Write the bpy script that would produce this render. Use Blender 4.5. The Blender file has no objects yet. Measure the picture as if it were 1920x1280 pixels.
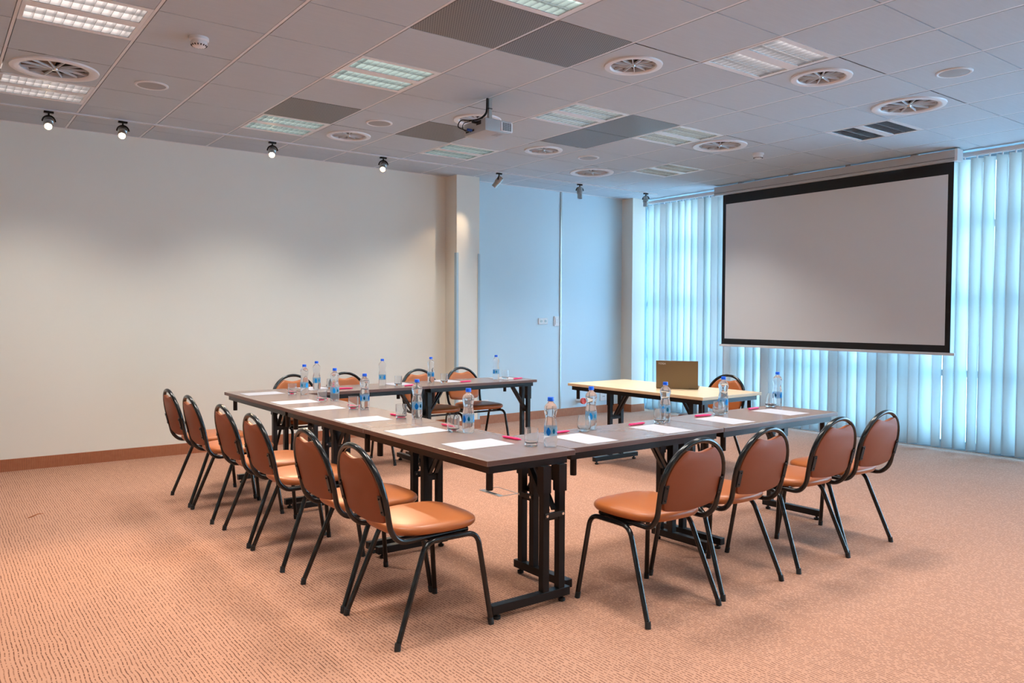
import bpy, bmesh, math, random
from mathutils import Vector, Matrix
random.seed(7)
sc = bpy.context.scene
COL = sc.collection
PI = math.pi
H = 2.985            # ceiling height

# ------------------------------------------------------------------ materials
def mat(name, col=(.8,.8,.8), rough=.5, metal=0., spec=.5, trans=0., ior=1.45, coat=0., emit=None, estr=0.):
    m = bpy.data.materials.new(name); m.use_nodes = True
    b = m.node_tree.nodes['Principled BSDF']
    b.inputs['Base Color'].default_value = (*col, 1)
    b.inputs['Roughness'].default_value = rough
    b.inputs['Metallic'].default_value = metal
    b.inputs['Specular IOR Level'].default_value = spec
    b.inputs['Transmission Weight'].default_value = trans
    b.inputs['IOR'].default_value = ior
    b.inputs['Coat Weight'].default_value = coat
    if emit:
        b.inputs['Emission Color'].default_value = (*emit, 1)
        b.inputs['Emission Strength'].default_value = estr
    return m

class NT:
    def __init__(s, m): s.t = m.node_tree; s.b = s.t.nodes['Principled BSDF']
    def n(s, ty, **kw):
        nd = s.t.nodes.new(ty)
        for k, v in kw.items(): setattr(nd, k, v)
        return nd
    def l(s, a, b): s.t.links.new(a, b)
    def math(s, op, a, b=None, clamp=False):
        nd = s.n('ShaderNodeMath', operation=op); nd.use_clamp = clamp
        for i, v in enumerate((a, b)):
            if v is None: continue
            if isinstance(v, (int, float)): nd.inputs[i].default_value = v
            else: s.l(v, nd.inputs[i])
        return nd.outputs[0]
    def mix(s, fac, c1, c2):
        nd = s.n('ShaderNodeMix', data_type='RGBA')
        for sock, v in ((nd.inputs[0], fac), (nd.inputs[6], c1), (nd.inputs[7], c2)):
            if isinstance(v, (int, float)): sock.default_value = v
            elif isinstance(v, tuple): sock.default_value = (*v, 1)
            else: s.l(v, sock)
        return nd.outputs[2]
    def noise(s, vec, scale, detail=2., rough=.5):
        nd = s.n('ShaderNodeTexNoise'); nd.inputs['Scale'].default_value = scale
        nd.inputs['Detail'].default_value = detail; nd.inputs['Roughness'].default_value = rough
        if vec is not None: s.l(vec, nd.inputs['Vector'])
        return nd.outputs['Fac']
    def coords(s, out='Object'):
        tc = s.n('ShaderNodeTexCoord'); return tc.outputs[out]
    def xyz(s, v):
        nd = s.n('ShaderNodeSeparateXYZ'); s.l(v, nd.inputs[0]); return nd.outputs
    def comb(s, x, y, z):
        nd = s.n('ShaderNodeCombineXYZ')
        for i, v in enumerate((x, y, z)):
            if isinstance(v, (int, float)): nd.inputs[i].default_value = v
            else: s.l(v, nd.inputs[i])
        return nd.outputs[0]
    def bump(s, h, strength, dist):
        nd = s.n('ShaderNodeBump'); nd.inputs['Strength'].default_value = strength; nd.inputs['Distance'].default_value = dist
        s.l(h, nd.inputs['Height']); s.l(nd.outputs[0], s.b.inputs['Normal'])

def carpet():
    m = mat('carpet', rough=.95, spec=.1); t = NT(m)
    v = t.coords(); X, Y, Z = t.xyz(v)
    wob = t.noise(t.comb(t.math('MULTIPLY', X, 2.), t.math('MULTIPLY', Y, 9.), 0.), 1.0, 3.)
    u = t.math('ADD', t.math('DIVIDE', X, .0150), t.math('MULTIPLY', wob, 1.1))
    fr = t.math('FRACT', u); row = t.math('FLOOR', u)
    d = t.math('ABSOLUTE', t.math('SUBTRACT', fr, .5))
    line = t.math('MULTIPLY', t.math('SUBTRACT', .19, d), 10., True)
    dash = t.noise(t.comb(t.math('MULTIPLY', row, 7.31), t.math('MULTIPLY', Y, 70.), 0.), 1.0, 1.)
    dm = t.math('MULTIPLY', t.math('SUBTRACT', dash, .40), 10., True)
    big = t.noise(t.comb(t.math('MULTIPLY', row, 1.7), t.math('MULTIPLY', Y, 2.5), 5.), 1.0, 1.)
    dm = t.math('MULTIPLY', dm, t.math('ADD', .35, t.math('MULTIPLY', big, 1.05), True))
    fac = t.math('MULTIPLY', line, dm)
    soft = t.noise(v, 1.3, 4.)
    base = t.mix(soft, (.415,.205,.134), (.485,.26,.178))
    fine = t.noise(v, 240., 2.)
    base = t.mix(t.math('MULTIPLY', fine, .35), base, (.46,.24,.14))
    c = t.mix(t.math('MULTIPLY', fac, .92), base, (.10,.036,.022))
    t.l(c, t.b.inputs['Base Color'])
    t.bump(t.math('SUBTRACT', fine, t.math('MULTIPLY', line, .5)), .35, .002)
    return m
def paint():
    m = mat('wall_paint', rough=.7, spec=.25); t = NT(m)
    v = t.coords()
    c = t.mix(t.noise(v, 1.1, 4.), (.83,.78,.675), (.87,.83,.735)); t.l(c, t.b.inputs['Base Color'])
    t.bump(t.noise(v, 160., 3.), .12, .001); return m
def ribbed():
    m = mat('ribbed_skirting', rough=.55); t = NT(m)
    v = t.coords(); X, Y, Z = t.xyz(v)
    u = t.math('DIVIDE', t.math('ADD', X, Y), .013)
    fr = t.math('FRACT', t.math('ADD', u, t.math('MULTIPLY', t.noise(v, 9.), 1.2)))
    ln = t.math('MULTIPLY', t.math('SUBTRACT', .28, fr), 9., True)
    base = t.mix(t.noise(v, 30., 3.), (.36,.105,.04), (.47,.17,.075))
    t.l(t.mix(t.math('MULTIPLY', ln, .7), base, (.10,.03,.015)), t.b.inputs['Base Color']); return m
def tile_mat():
    m = mat('ceiling_tile', rough=.8, spec=.2); t = NT(m)
    v = t.coords(); X, Y, Z = t.xyz(v)
    st = t.noise(t.comb(t.math('MULTIPLY', X, 6.), t.math('MULTIPLY', Y, 60.), 0.), 1., 3.)
    c = t.mix(st, (.47,.52,.55), (.53,.58,.61)); t.l(c, t.b.inputs['Base Color'])
    t.bump(t.noise(v, 300., 2.), .15, .001); return m
def perf():
    m = mat('perforated_steel', (.26,.25,.245), rough=.45, metal=.1); t = NT(m)
    v = t.coords(); X, Y, Z = t.xyz(v)
    u = t.math('DIVIDE', X, .0150); w = t.math('DIVIDE', Y, .0135)
    off = t.math('MULTIPLY', t.math('MODULO', t.math('ABSOLUTE', t.math('FLOOR', w)), 2.), .5)
    a = t.math('SUBTRACT', t.math('FRACT', t.math('ADD', u, off)), .5); b = t.math('SUBTRACT', t.math('FRACT', w), .5)
    r = t.math('SQRT', t.math('ADD', t.math('MULTIPLY', a, a), t.math('MULTIPLY', b, b)))
    h = t.math('MULTIPLY', t.math('SUBTRACT', .33, r), 12., True)
    t.l(t.mix(h, (.235,.215,.20), (.03,.028,.027)), t.b.inputs['Base Color']); return m
def wood(name, c1, c2, rough, sx=3., sy=55., coat=0.):
    m = mat(name, rough=rough, coat=coat); t = NT(m)
    v = t.coords(); X, Y, Z = t.xyz(v)
    g = t.noise(t.comb(t.math('MULTIPLY', X, sx), t.math('MULTIPLY', Y, sy), t.math('MULTIPLY', Z, sy)), 1., 4., .6)
    g = t.math('MULTIPLY', t.math('SUBTRACT', g, .3), 2.4, True)
    t.l(t.mix(g, c1, c2), t.b.inputs['Base Color'])
    return m
def leather():
    m = mat('tan_leatherette', rough=.36, spec=.5); t = NT(m)
    v = t.coords()
    t.l(t.mix(t.noise(v, 6., 3.), (.36,.095,.024), (.43,.130,.035)), t.b.inputs['Base Color'])
    t.bump(t.noise(v, 220., 3.), .12, .001); return m
def vane_mat():
    m = bpy.data.materials.new('blind_fabric'); m.use_nodes = True; nt = m.node_tree; nt.nodes.clear()
    o = nt.nodes.new('ShaderNodeOutputMaterial'); mx = nt.nodes.new('ShaderNodeMixShader')
    d = nt.nodes.new('ShaderNodeBsdfDiffuse'); tr = nt.nodes.new('ShaderNodeBsdfTranslucent')
    d.inputs[0].default_value = (.68,.67,.63,1); tr.inputs[0].default_value = (.80,.83,.82,1)
    mx.inputs[0].default_value = .12
    nt.links.new(d.outputs[0], mx.inputs[1]); nt.links.new(tr.outputs[0], mx.inputs[2]); nt.links.new(mx.outputs[0], o.inputs[0])
    return m
M = dict(
    carpet=carpet(), paint=paint(), rib=ribbed(), tile=tile_mat(), perf=perf(),
    grid=mat('grid_white', (.76,.76,.76), .45), plenum=mat('plenum', (.25,.25,.25), .9),
    black=mat('black_gloss_tube', (.006,.007,.008), .18, spec=.6), blackm=mat('black_powder_coat', (.005,.0055,.0065), .34, spec=.35),
    rubber=mat('black_rubber', (.015,.015,.015), .7), leather=leather(),
    film=mat('pale_label_film', (.55,.82,1.), .2, trans=.75, ior=1.05),
    bluepaint=mat('pale_blue_panel', (.60,.745,.81), .45, spec=.4),
    backshade=mat('leatherette_back_shaded', (.235,.055,.018), .5, spec=.3),  # rear of the chair backs: their shading put into a darker red-brown
    top=wood('walnut_laminate', (.205,.137,.115), (.228,.154,.130), .26, 3., 30.),
    edge=mat('walnut_edge_band', (.105,.045,.030), .4),
    birch=wood('birch_laminate', (.66,.46,.27), (.74,.55,.35), .35), birche=mat('birch_edge', (.58,.40,.24), .45),
    chrome=mat('chrome', (.75,.75,.75), .18, metal=1.), steel=mat('grey_metal', (.42,.41,.39), .32, metal=.8),
    white=mat('white_plastic', (.80,.80,.80), .4), whitem=mat('white_enamel', (.78,.78,.78), .35),
    dark=mat('dark_interior', (.03,.03,.032), .8), tanv=mat('diffuser_plenum_tan', (.25,.19,.155), .8),
    paper=mat('paper', (.43,.42,.455), .75), water=mat('water_in_bottle', (.97,.985,1.), .02, trans=.86, ior=1.13),
    glass=mat('clear_glass', (.97,.99,1.), .0, trans=.93, ior=1.36),
    cap=mat('blue_cap', (.005,.11,.72), .35), label=mat('blue_label_drop', (.0,.42,.95), .35),
    label2=mat('teal_label_drop', (.01,.30,.50), .35), print=mat('label_print', (.35,.62,.80), .5),
    pink=mat('pink_plastic', (.80,.015,.13), .3), lid=mat('bronze_laptop_lid', (.20,.145,.085), .42, metal=.55),
    lapd=mat('laptop_black', (.02,.02,.022), .4), logo=mat('silver_lettering', (.85,.85,.85), .3),
    proj=mat('projector_grey', (.42,.43,.43), .45), red=mat('red_plastic', (.80,.10,.08), .4),
    guard=mat('blue_grey_corner_guard', (.42,.55,.62), .4), screen=mat('screen_fabric', (.80,.80,.79), .75),
    border=mat('screen_black_border', (.006,.006,.007), .6), case=mat('screen_case', (.52,.52,.52), .45),
    vane=vane_mat(), winframe=mat('window_aluminium', (.33,.42,.47), .4), pane=mat('window_glass', (1,1,1), 0., trans=1., ior=1.02),
    pave=mat('pale_paving', (.72,.74,.72), .8), bluec=mat('blue_connector', (.01,.08,.45), .4),
    bulb=mat('spot_bulb', (1,1,1), .4, emit=(1.,.80,.52), estr=14.),
    reflect=mat('louvre_aluminium', (.62,.63,.64), .22, metal=.9), spk=mat('speaker_mesh', (.36,.35,.34), .6),
)

# ------------------------------------------------------------------ mesh helpers
def mesh_obj(name, bm, m, parent=None, smooth=False, loc=None):
    me = bpy.data.meshes.new(name); bmesh.ops.recalc_face_normals(bm, faces=bm.faces); bm.to_mesh(me); bm.free()
    mats = m if isinstance(m, (list, tuple)) else [m]
    for q in mats: me.materials.append(q)
    if smooth:
        for p in me.polygons: p.use_smooth = True
        try: me.set_sharp_from_angle(angle=math.radians(38))
        except Exception: pass
    o = bpy.data.objects.new(name, me); COL.objects.link(o)
    if parent: o.parent = parent
    if loc: o.location = loc
    return o
def box(bm, x0, x1, y0, y1, z0, z1, mi=0, bev=0.):
    vs = [bm.verts.new((x, y, z)) for x in (x0, x1) for y in (y0, y1) for z in (z0, z1)]
    fs = [bm.faces.new([vs[i] for i in f]) for f in ((0,1,3,2),(4,6,7,5),(0,4,5,1),(2,3,7,6),(0,2,6,4),(1,5,7,3))]
    for f in fs: f.material_index = mi
    if bev:
        es = {e for f in fs for e in f.edges}
        bmesh.ops.bevel(bm, geom=list(es), offset=bev, segments=2, affect='EDGES', profile=.6, clamp_overlap=True)
    return fs
def obox(bm, M4, sx, sy, sz, mi=0):
    n0 = len(bm.verts); box(bm, -sx/2, sx/2, -sy/2, sy/2, -sz/2, sz/2, mi)
    bm.verts.ensure_lookup_table()
    for v in bm.verts[n0:]: v.co = M4 @ v.co
def bar(bm, a, b, w, h, mi=0):                       # rectangular bar between two points
    a, b = Vector(a), Vector(b); d = b - a; L = d.length
    q = d.to_track_quat('X', 'Z').to_matrix().to_4x4()
    obox(bm, Matrix.Translation((a+b)/2) @ q, L, w, h, mi)
def fillet(pts, r, n=6):
    pts = [Vector(p) for p in pts]; out = [pts[0]]
    for i in range(1, len(pts)-1):
        a, b, c = pts[i-1], pts[i], pts[i+1]
        u, v = (a-b), (c-b); rr = min(r, u.length*.48, v.length*.48)
        p0, p1 = b+u.normalized()*rr, b+v.normalized()*rr
        for k in range(n+1):
            s = k/n; out.append(p0*(1-s)**2 + b*2*s*(1-s) + p1*s*s)
    out.append(pts[-1]); return out
def tube(bm, pts, r, seg=12, cap=True, mi=0):
    pts = [Vector(p) for p in pts]; rings = []
    t0 = (pts[1]-pts[0]).normalized()
    up = Vector((0,0,1)) if abs(t0.z) < .9 else Vector((1,0,0))
    nrm = t0.cross(up).normalized()
    for i, p in enumerate(pts):
        if i == 0: t = t0
        elif i == len(pts)-1: t = (pts[i]-pts[i-1]).normalized()
        else: t = ((pts[i+1]-p).normalized() + (p-pts[i-1]).normalized()).normalized()
        nrm = (nrm - t*nrm.dot(t)).normalized(); bi = t.cross(nrm)
        rad = r[i] if isinstance(r, (list, tuple)) else r
        rings.append([bm.verts.new(p + (nrm*math.cos(2*PI*k/seg) + bi*math.sin(2*PI*k/seg))*rad) for k in range(seg)])
    for a, b in zip(rings, rings[1:]):
        for k in range(seg): bm.faces.new((a[k], a[(k+1)%seg], b[(k+1)%seg], b[k])).material_index = mi
    if cap:
        bm.faces.new(rings[0][::-1]).material_index = mi; bm.faces.new(rings[-1]).material_index = mi
def lathe(bm, prof, seg=32, mi=0, cx=0, cy=0, cap=True):
    rings = []
    for r, z in prof:
        rings.append([bm.verts.new((cx, cy, z))] if r < 1e-6 else
                     [bm.verts.new((cx+r*math.cos(2*PI*k/seg), cy+r*math.sin(2*PI*k/seg), z)) for k in range(seg)])
    for a, b in zip(rings, rings[1:]):
        for k in range(seg):
            if len(a) == 1 and len(b) == 1: continue
            if len(a) == 1: f = bm.faces.new((a[0], b[(k+1)%seg], b[k]))
            elif len(b) == 1: f = bm.faces.new((a[k], a[(k+1)%seg], b[0]))
            else: f = bm.faces.new((a[k], a[(k+1)%seg], b[(k+1)%seg], b[k]))
            f.material_index = mi
    if cap:
        for rg in (rings[0], rings[-1]):
            if len(rg) > 1: bm.faces.new(rg).material_index = mi
def ringloft(bm, loops, mi=0, cap=True):             # loops: equal length point lists
    R = [[bm.verts.new(p) for p in lp] for lp in loops]; n = len(R[0])
    for a, b in zip(R, R[1:]):
        for k in range(n): bm.faces.new((a[k], a[(k+1)%n], b[(k+1)%n], b[k])).material_index = mi
    if cap: bm.faces.new(R[0]).material_index = mi; bm.faces.new(R[-1]).material_index = mi
def BM(): return bmesh.new()
def empty(name, loc, rz=0.):
    o = bpy.data.objects.new(name, None); COL.objects.link(o); o.location = loc; o.rotation_euler = (0,0,rz)
    o.empty_display_size = .1; return o
def tag(o, label, cat, group=None):
    o['label'] = label; o['category'] = cat
    if group: o['group'] = group
    return o
def struct(name, bm, m, parent=None, smooth=False):
    o = mesh_obj(name, bm, m, parent, smooth)
    if parent is None: o['kind'] = 'structure'
    return o
def copy_tree(o, parent=None):
    c = o.copy(); COL.objects.link(c); c.parent = parent
    for ch in list(o.children): copy_tree(ch, c)
    return c

# ------------------------------------------------------------------ room shell
XL, XR, YN, YF = -5.2, 5.55, -7.0, 3.98
bm = BM(); box(bm, XL-.1, XR+.05, YN-.1, YF+.2, -.12, 0); struct('floor', bm, M['carpet'])
bm = BM(); box(bm, XL-.1, 2.0, YF, YF+.15, 0, H+.3); box(bm, 2.0, 2.3, YF+.03, YF+.15, 0, H+.3)
struct('wall_left', bm, M['paint'])
bm = BM(); box(bm, 2.3, 5.9, YF+.03, YF+.15, 0, H+.3); struct('wall_back', bm, M['bluepaint'])
bm = BM(); box(bm, 2.155, 2.475, 3.76, YF+.03, 0, H+.02); struct('wall_pillar', bm, M['paint'])
bm = BM(); box(bm, 5.09, 5.34, 3.80, YF+.03, 0, H+.02); struct('wall_corner_pillar', bm, M['paint'])
bm = BM(); box(bm, XL-.15, XL, YN, YF, 0, H+.3); struct('wall_rear', bm, M['paint'])
bm = BM(); box(bm, XL-.15, XR+.3, YN-.15, YN, 0, H+.3); struct('wall_right', bm, M['paint'])
bm = BM(); box(bm, XR, XR+.15, YN, -6.6, 0, H+.3); box(bm, XR, XR+.15, -6.6, YF+.03, H-.02, H+.3); struct('wall_window', bm, M['paint'])
def skirt(name, segs):
    bm = BM()
    for s in segs: box(bm, *s, 0, .105)
    struct(name, bm, M['rib'])
skirt('baseboard_left', [(XL, 2.0, YF-.014, YF), (2.0, 2.155, YF+.016, YF+.03), (2.475, 5.09, YF+.016, YF+.03)])
skirt('baseboard_pillar', [(2.141, 2.155, 3.746, YF+.016), (2.155, 2.489, 3.746, 3.76), (2.475, 2.489, 3.76, YF+.016)])
skirt('baseboard_corner', [(5.076, 5.09, 3.786, YF+.016), (5.09, 5.34, 3.786, 3.80)])
skirt('baseboard_rear', [(XL, XL+.014, YN, YF-.014)])
bm = BM(); box(bm, 3.945, 3.967, YF+.018, YF+.03, .105, H); struct('trim_1', bm, M['steel'])
for n, x in ((2, 2.152), (3, 2.458)):
    bm = BM(); box(bm, x-.004, x+.024, 3.753, 3.76, .107, 2.08); box(bm, x-.004 if n==2 else x+.017, x+.003 if n==2 else x+.024, 3.76, 3.80, .107, 2.08)
    struct('trim_%d' % n, bm, M['guard'])

# ceiling ------------------------------------------------------------------
LIGHTS = {(-4,1):'pink', (-4,4):'pink', (-1,1):'mint', (-1,4):'mint', (2,4):'mint', (2,1):'pale', (4,1):'cream', (6,3):'cream',
          (2,-2):'rose', (-1,-2):'mint', (6,-1):'off', (-4,-2):'mint', (-4,-5):'mint', (-1,-5):'mint', (2,-5):'mint', (2,-8):'mint', (-4,-8):'mint', (6,-5):'pale'}  # entries after the unlit one: added out of view to light the room
PERF = [(0,-1), (-1,-1), (-1,3), (1,3), (3,1), (3,2)]
DIFF = {(-4,3):.265, (5,-2):.265, (5,1):.255, (5,4):.25, (1,-1):.19, (3,-2):.20, (3,3):.19, (0,4):.20, (1,2):.20}
SPK = [(-3,3), (0,3), (4,3), (4,-3)]
SMK = [(-3,1), (6,1)]
bm = BM()
i0, i1, j0, j1 = -9, 9, -12, 6
g = .0042
for i in range(i0, i1+1):
    for j in range(j0, j1+1):
        if (i, j) in LIGHTS or (i, j) in PERF: continue
        x0, x1 = max(.6*i+.012, XL), min(.6*(i+1)-.012, XR); y0, y1 = max(.6*j+g, YN), min(.6*(j+1)-g, YF)
        if x1 <= x0 or y1 <= y0: continue
        if (i, j) in DIFF:
            r = DIFF[(i, j)]*.92; cx, cy = .6*i+.3, .6*j+.3; n = 48
            inn, out = [], []
            for k in range(n):
                a = 2*PI*k/n; c, s = math.cos(a), math.sin(a); q = 1/max(abs(c), abs(s))
                inn.append(bm.verts.new((cx+r*c, cy+r*s, H)))
                out.append(bm.verts.new((min(max(cx+.3*c*q, x0), x1), min(max(cy+.3*s*q, y0), y1), H)))
            for k in range(n): bm.faces.new((inn[k], out[k], out[(k+1)%n], inn[(k+1)%n]))
        else: box(bm, x0, x1, y0, y1, H, H+.018)
ceil = struct('ceiling', bm, M['tile'])
bm = BM()
for i in range(i0, i1+2):
    x = .6*i
    if XL < x < XR: box(bm, x-.008, x+.008, YN, YF, H+.001, H+.03)
for j in range(j0, j1+2):
    y = .6*j
    if YN < y < YF: box(bm, XL, XR, y-.0095, y+.0095, H+.008, H+.02)
struct('ceiling_grid', bm, M['grid'], ceil)
bm = BM(); box(bm, XL-.1, XR+.15, YN-.1, YF+.15, H+.28, H+.38); struct('ceiling_slab', bm, M['plenum'], ceil)
bm = BM(); box(bm, XL, XR, YF-.02, YF+.03, H-.0005, H+.02); box(bm, XR-.02, XR+.0, YN, YF, H-.0005, H+.02)
struct('ceiling_edge_angle', bm, M['grid'], ceil)

# fluorescent fittings -------------------------------------------------------
TINT = dict(pink=(1.,.86,.80), mint=(.80,1.,.90), pale=(.92,1.,.97), cream=(1.,.97,.84), rose=(1.,.92,.93), off=(.1,.1,.1))
tray_mesh = strip_meshes = None
def tray_bm():
    bm = BM(); z = H
    for a in ((-.289,.289,-.297,-.255), (-.289,.289,.255,.297), (-.289,.289,-.04,.04)): box(bm, *a, z-.001, z+.012)
    for a in ((-.289,-.268,-.297,.297), (.268,.289,-.297,.297)): box(bm, *a, z-.0015, z+.012)
    box(bm, -.289, .289, -.297, .297, z+.075, z+.085)
    return bm
def louvre_bm():
    bm = BM(); z0, z1 = H+.001, H+.045
    for s in (-1, 1):
        a, b = (.043, .252) if s > 0 else (-.252, -.043)
        m_ = (a+b)/2
        for y in (a, m_, b): box(bm, -.267, .267, y-.0025, y+.0025, z0, z1)
        box(bm, -.267, .267, a, a+.012, z1, z1+.03); box(bm, -.267, .267, b-.012, b, z1, z1+.03)
        for k in range(12):
            x = -.267 + .534*k/11; box(bm, x-.0012, x+.0012, a, b, z0+.003, z1-.006)
    return bm
def tube_bm(s):
    bm = BM(); a = .147*s
    box(bm, -.265, .265, a-.098, a+.098, H+.052, H+.056)
    return bm
tray = BM(); tray_me = None
def to_mesh(bm, name, m):
    me = bpy.data.meshes.new(name); bmesh.ops.recalc_face_normals(bm, faces=bm.faces); bm.to_mesh(me); bm.free(); me.materials.append(m); return me
me_tray, me_louv = to_mesh(tray_bm(), 'light_tray', M['whitem']), to_mesh(louvre_bm(), 'light_louvre', M['reflect'])
LAB = {(-4,1):'pink-lit square ceiling light at the top left corner of the picture', (-4,4):'pinkish square ceiling light at the left edge, below the big round air vent',
 (-1,1):'mint-lit square ceiling light between plain tiles, upper left of the projector', (-1,4):'mint-lit square ceiling light touching the brown perforated panel near the left wall',
 (2,4):'mint-lit square ceiling light just behind and below the projector', (2,1):'white-lit square ceiling light right of the projector beside two perforated panels',
 (4,1):'square ceiling light right of the shiny perforated panel, left of an air vent', (6,3):'cream-lit square ceiling light farthest away, above the right-hand spotlight',
 (2,-2):'largest white-lit square ceiling light near the top, left of a round air vent', (-1,-2):'mint-lit square ceiling light cut by the top edge, beside perforated panels',
 (6,-1):'unlit dark square ceiling light above the projection screen'}
AREA_W = 17.
strip_mats = {k: mat('lamp_'+k, (.9,.9,.9), .4, emit=TINT[k], estr=(1.6 if k != 'off' else 0.)) for k in TINT}
strip_mats['off'].node_tree.nodes['Principled BSDF'].inputs['Base Color'].default_value = (.05,.07,.07,1)
for (i, j), k in LIGHTS.items():
    e = empty('ceiling_light', (.6*i+.3, .6*j+.3, 0))
    lab = LAB.get((i, j))
    tag(e, lab or 'added square ceiling light out of view, lighting the whole room', 'ceiling light', 'square louvred ceiling lights')
    for nm, me in (('light_frame', me_tray), ('louvre', me_louv)):
        o = bpy.data.objects.new(nm, me); COL.objects.link(o); o.parent = e
    for s in (-1, 1):
        mesh_obj('lamp_tube', tube_bm(s), strip_mats[k], e)
    if k != 'off':
        L = bpy.data.lights.new('light_output', 'AREA'); L.shape = 'SQUARE'; L.size = .5; L.energy = AREA_W; L.spread = math.radians(112)
        t = TINT[k]; L.color = (1., .965, .91)
        lo = bpy.data.objects.new('light_output', L); COL.objects.link(lo); lo.parent = e; lo.location = (0, 0, H-.004)

# perforated panels ----------------------------------------------------------
PL = {(0,-1):'right one of the two big dark perforated ceiling panels at the top', (-1,-1):'left one of the two big dark perforated ceiling panels cut by the top edge',
 (-1,3):'brown perforated ceiling panel next to a mint-lit light near the left wall', (1,3):'brown perforated ceiling panel directly left of the projector',
 (3,1):'shiny perforated ceiling panel between two white-lit ceiling lights', (3,2):'matt grey perforated ceiling panel behind the shiny one, above a small air vent'}
for (i, j) in PERF:
    bm = BM(); box(bm, .6*i+.011, .6*i+.589, .6*j+g, .6*j+.6-g, H-.0005, H+.012)
    tag(mesh_obj('perforated_panel', bm, M['perf']), PL[(i, j)], 'ceiling panel', 'perforated steel ceiling panels')

# swirl diffusers -------------------------------------------------------------
DL = {(-4,3):'largest round swirl air vent, at the upper left between pink-lit lights', (5,-2):'big round swirl air vent above the unlit ceiling light, upper right',
 (5,1):'big round swirl air vent left of a small white smoke detector', (5,4):'wide round air vent nearest the back corner, above the two middle spotlights',
 (1,-1):'round swirl air vent beside the big dark perforated panels', (3,-2):'round swirl air vent at the right end of the largest white ceiling light',
 (3,3):'small round swirl air vent right of the projector, left of a flat speaker', (0,4):'round swirl air vent below a flat round speaker, left of the projector',
 (1,2):'round swirl air vent partly hidden behind the projector'}
for (i, j), r in DIFF.items():
    e = tag(empty('air_diffuser', (.6*i+.3, .6*j+.3, 0)), DL[(i, j)], 'air vent', 'round swirl air diffusers')
    bm = BM(); ri = r*.76
    prof = [(r, H-.0005), (r*.985, H-.010), (r*.90, H-.014), (r*.80, H-.011), (ri, H-.002), (ri, H+.03), (r*.78, H+.03), (r*.80, H+.002), (r*.9, H-.001)]
    lathe(bm, prof+[prof[0]], 56, cap=False); bmesh.ops.remove_doubles(bm, verts=bm.verts, dist=1e-5)
    mesh_obj('diffuser_ring', bm, M['whitem'], e, True)
    bm = BM(); lathe(bm, [(ri+.004, H+.03), (ri+.004, H+.2795), (0, H+.2795)], 40, cap=False)
    mesh_obj('diffuser_box', bm, M['dark'], e)
    bm = BM(); box(bm, r*.08, ri*.99, -.0022, .0022, H-.003, H+.012)
    mv = to_mesh(bm, 'vane', M['whitem'])
    bm = BM(); vs = [bm.verts.new(p) for p in ((r*.08, 0, H+.010), (ri*.98, 0, H+.010), (ri*.98*math.cos(.40), ri*.98*math.sin(.40), H+.055), (r*.08*math.cos(.4), r*.08*math.sin(.4), H+.03))]
    bm.faces.new(vs); bmesh.ops.solidify(bm, geom=bm.faces[:], thickness=.002); mb = to_mesh(bm, 'vane_blade', M['tanv'])
    for k in range(12):
        a = 2*PI*k/12+.2
        v_ = bpy.data.objects.new('vane', mv); COL.objects.link(v_); v_.parent = e; v_.rotation_euler = (0, 0, a)
        q_ = bpy.data.objects.new('blade', mb); COL.objects.link(q_); q_.parent = v_
    bm = BM(); lathe(bm, [(0, H-.012), (r*.06, H-.010), (r*.085, H+.004), (r*.085, H+.02), (0, H+.02)], 20, cap=False)
    mesh_obj('diffuser_hub', bm, M['chrome'], e, True)
SL = {(-3,3):'flat round ceiling speaker near the left, below the smoke detector', (0,3):'flat round ceiling speaker left of the projector beside a perforated panel',
 (4,3):'small flat ceiling speaker right of the small far air vent', (4,-3):'flat round ceiling speaker at the upper right, above the screen'}
for (i, j) in SPK:
    e = tag(empty('ceiling_speaker', (.6*i+.3, .6*j+.3, 0)), SL[(i, j)], 'speaker', 'round ceiling speakers')
    bm = BM(); lathe(bm, [(.112, H), (.112, H-.005), (.104, H-.010), (.094, H-.008), (.092, H)], 40, cap=False); mesh_obj('speaker_ring', bm, M['whitem'], e, True)
    bm = BM(); lathe(bm, [(.094, H-.002), (.094, H-.006), (.05, H-.010), (0, H-.011)], 40, cap=False); mesh_obj('speaker_grille', bm, M['spk'], e, True)
ML = {(-3,1):'white smoke detector on the ceiling at the upper left', (6,1):'small white smoke detector on the ceiling above the projection screen'}
for (i, j) in SMK:
    e = tag(empty('smoke_detector', (.6*i+.3, .6*j+.3, 0)), ML[(i, j)], 'smoke detector', 'ceiling smoke detectors')
    bm = BM(); lathe(bm, [(0, H), (.056, H), (.056, H-.016), (.05, H-.022), (0, H-.022)], 32, cap=False); mesh_obj('detector_base', bm, M['white'], e, True)
    bm = BM(); lathe(bm, [(.044, H-.020), (.047, H-.030), (.046, H-.042), (.036, H-.052), (.018, H-.056), (0, H-.057)], 32, cap=False); c = mesh_obj('detector_head', bm, M['white'], e, True)
    bm = BM()
    for k in range(16):
        a = 2*PI*k/16; obox(bm, Matrix.Rotation(a, 4, 'Z') @ Matrix.Translation((.0425, 0, H-.0475)) @ Matrix.Rotation(math.radians(-42), 4, 'Y'), .010, .006, .003)
    mesh_obj('detector_slots', bm, M['dark'], c)

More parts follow.
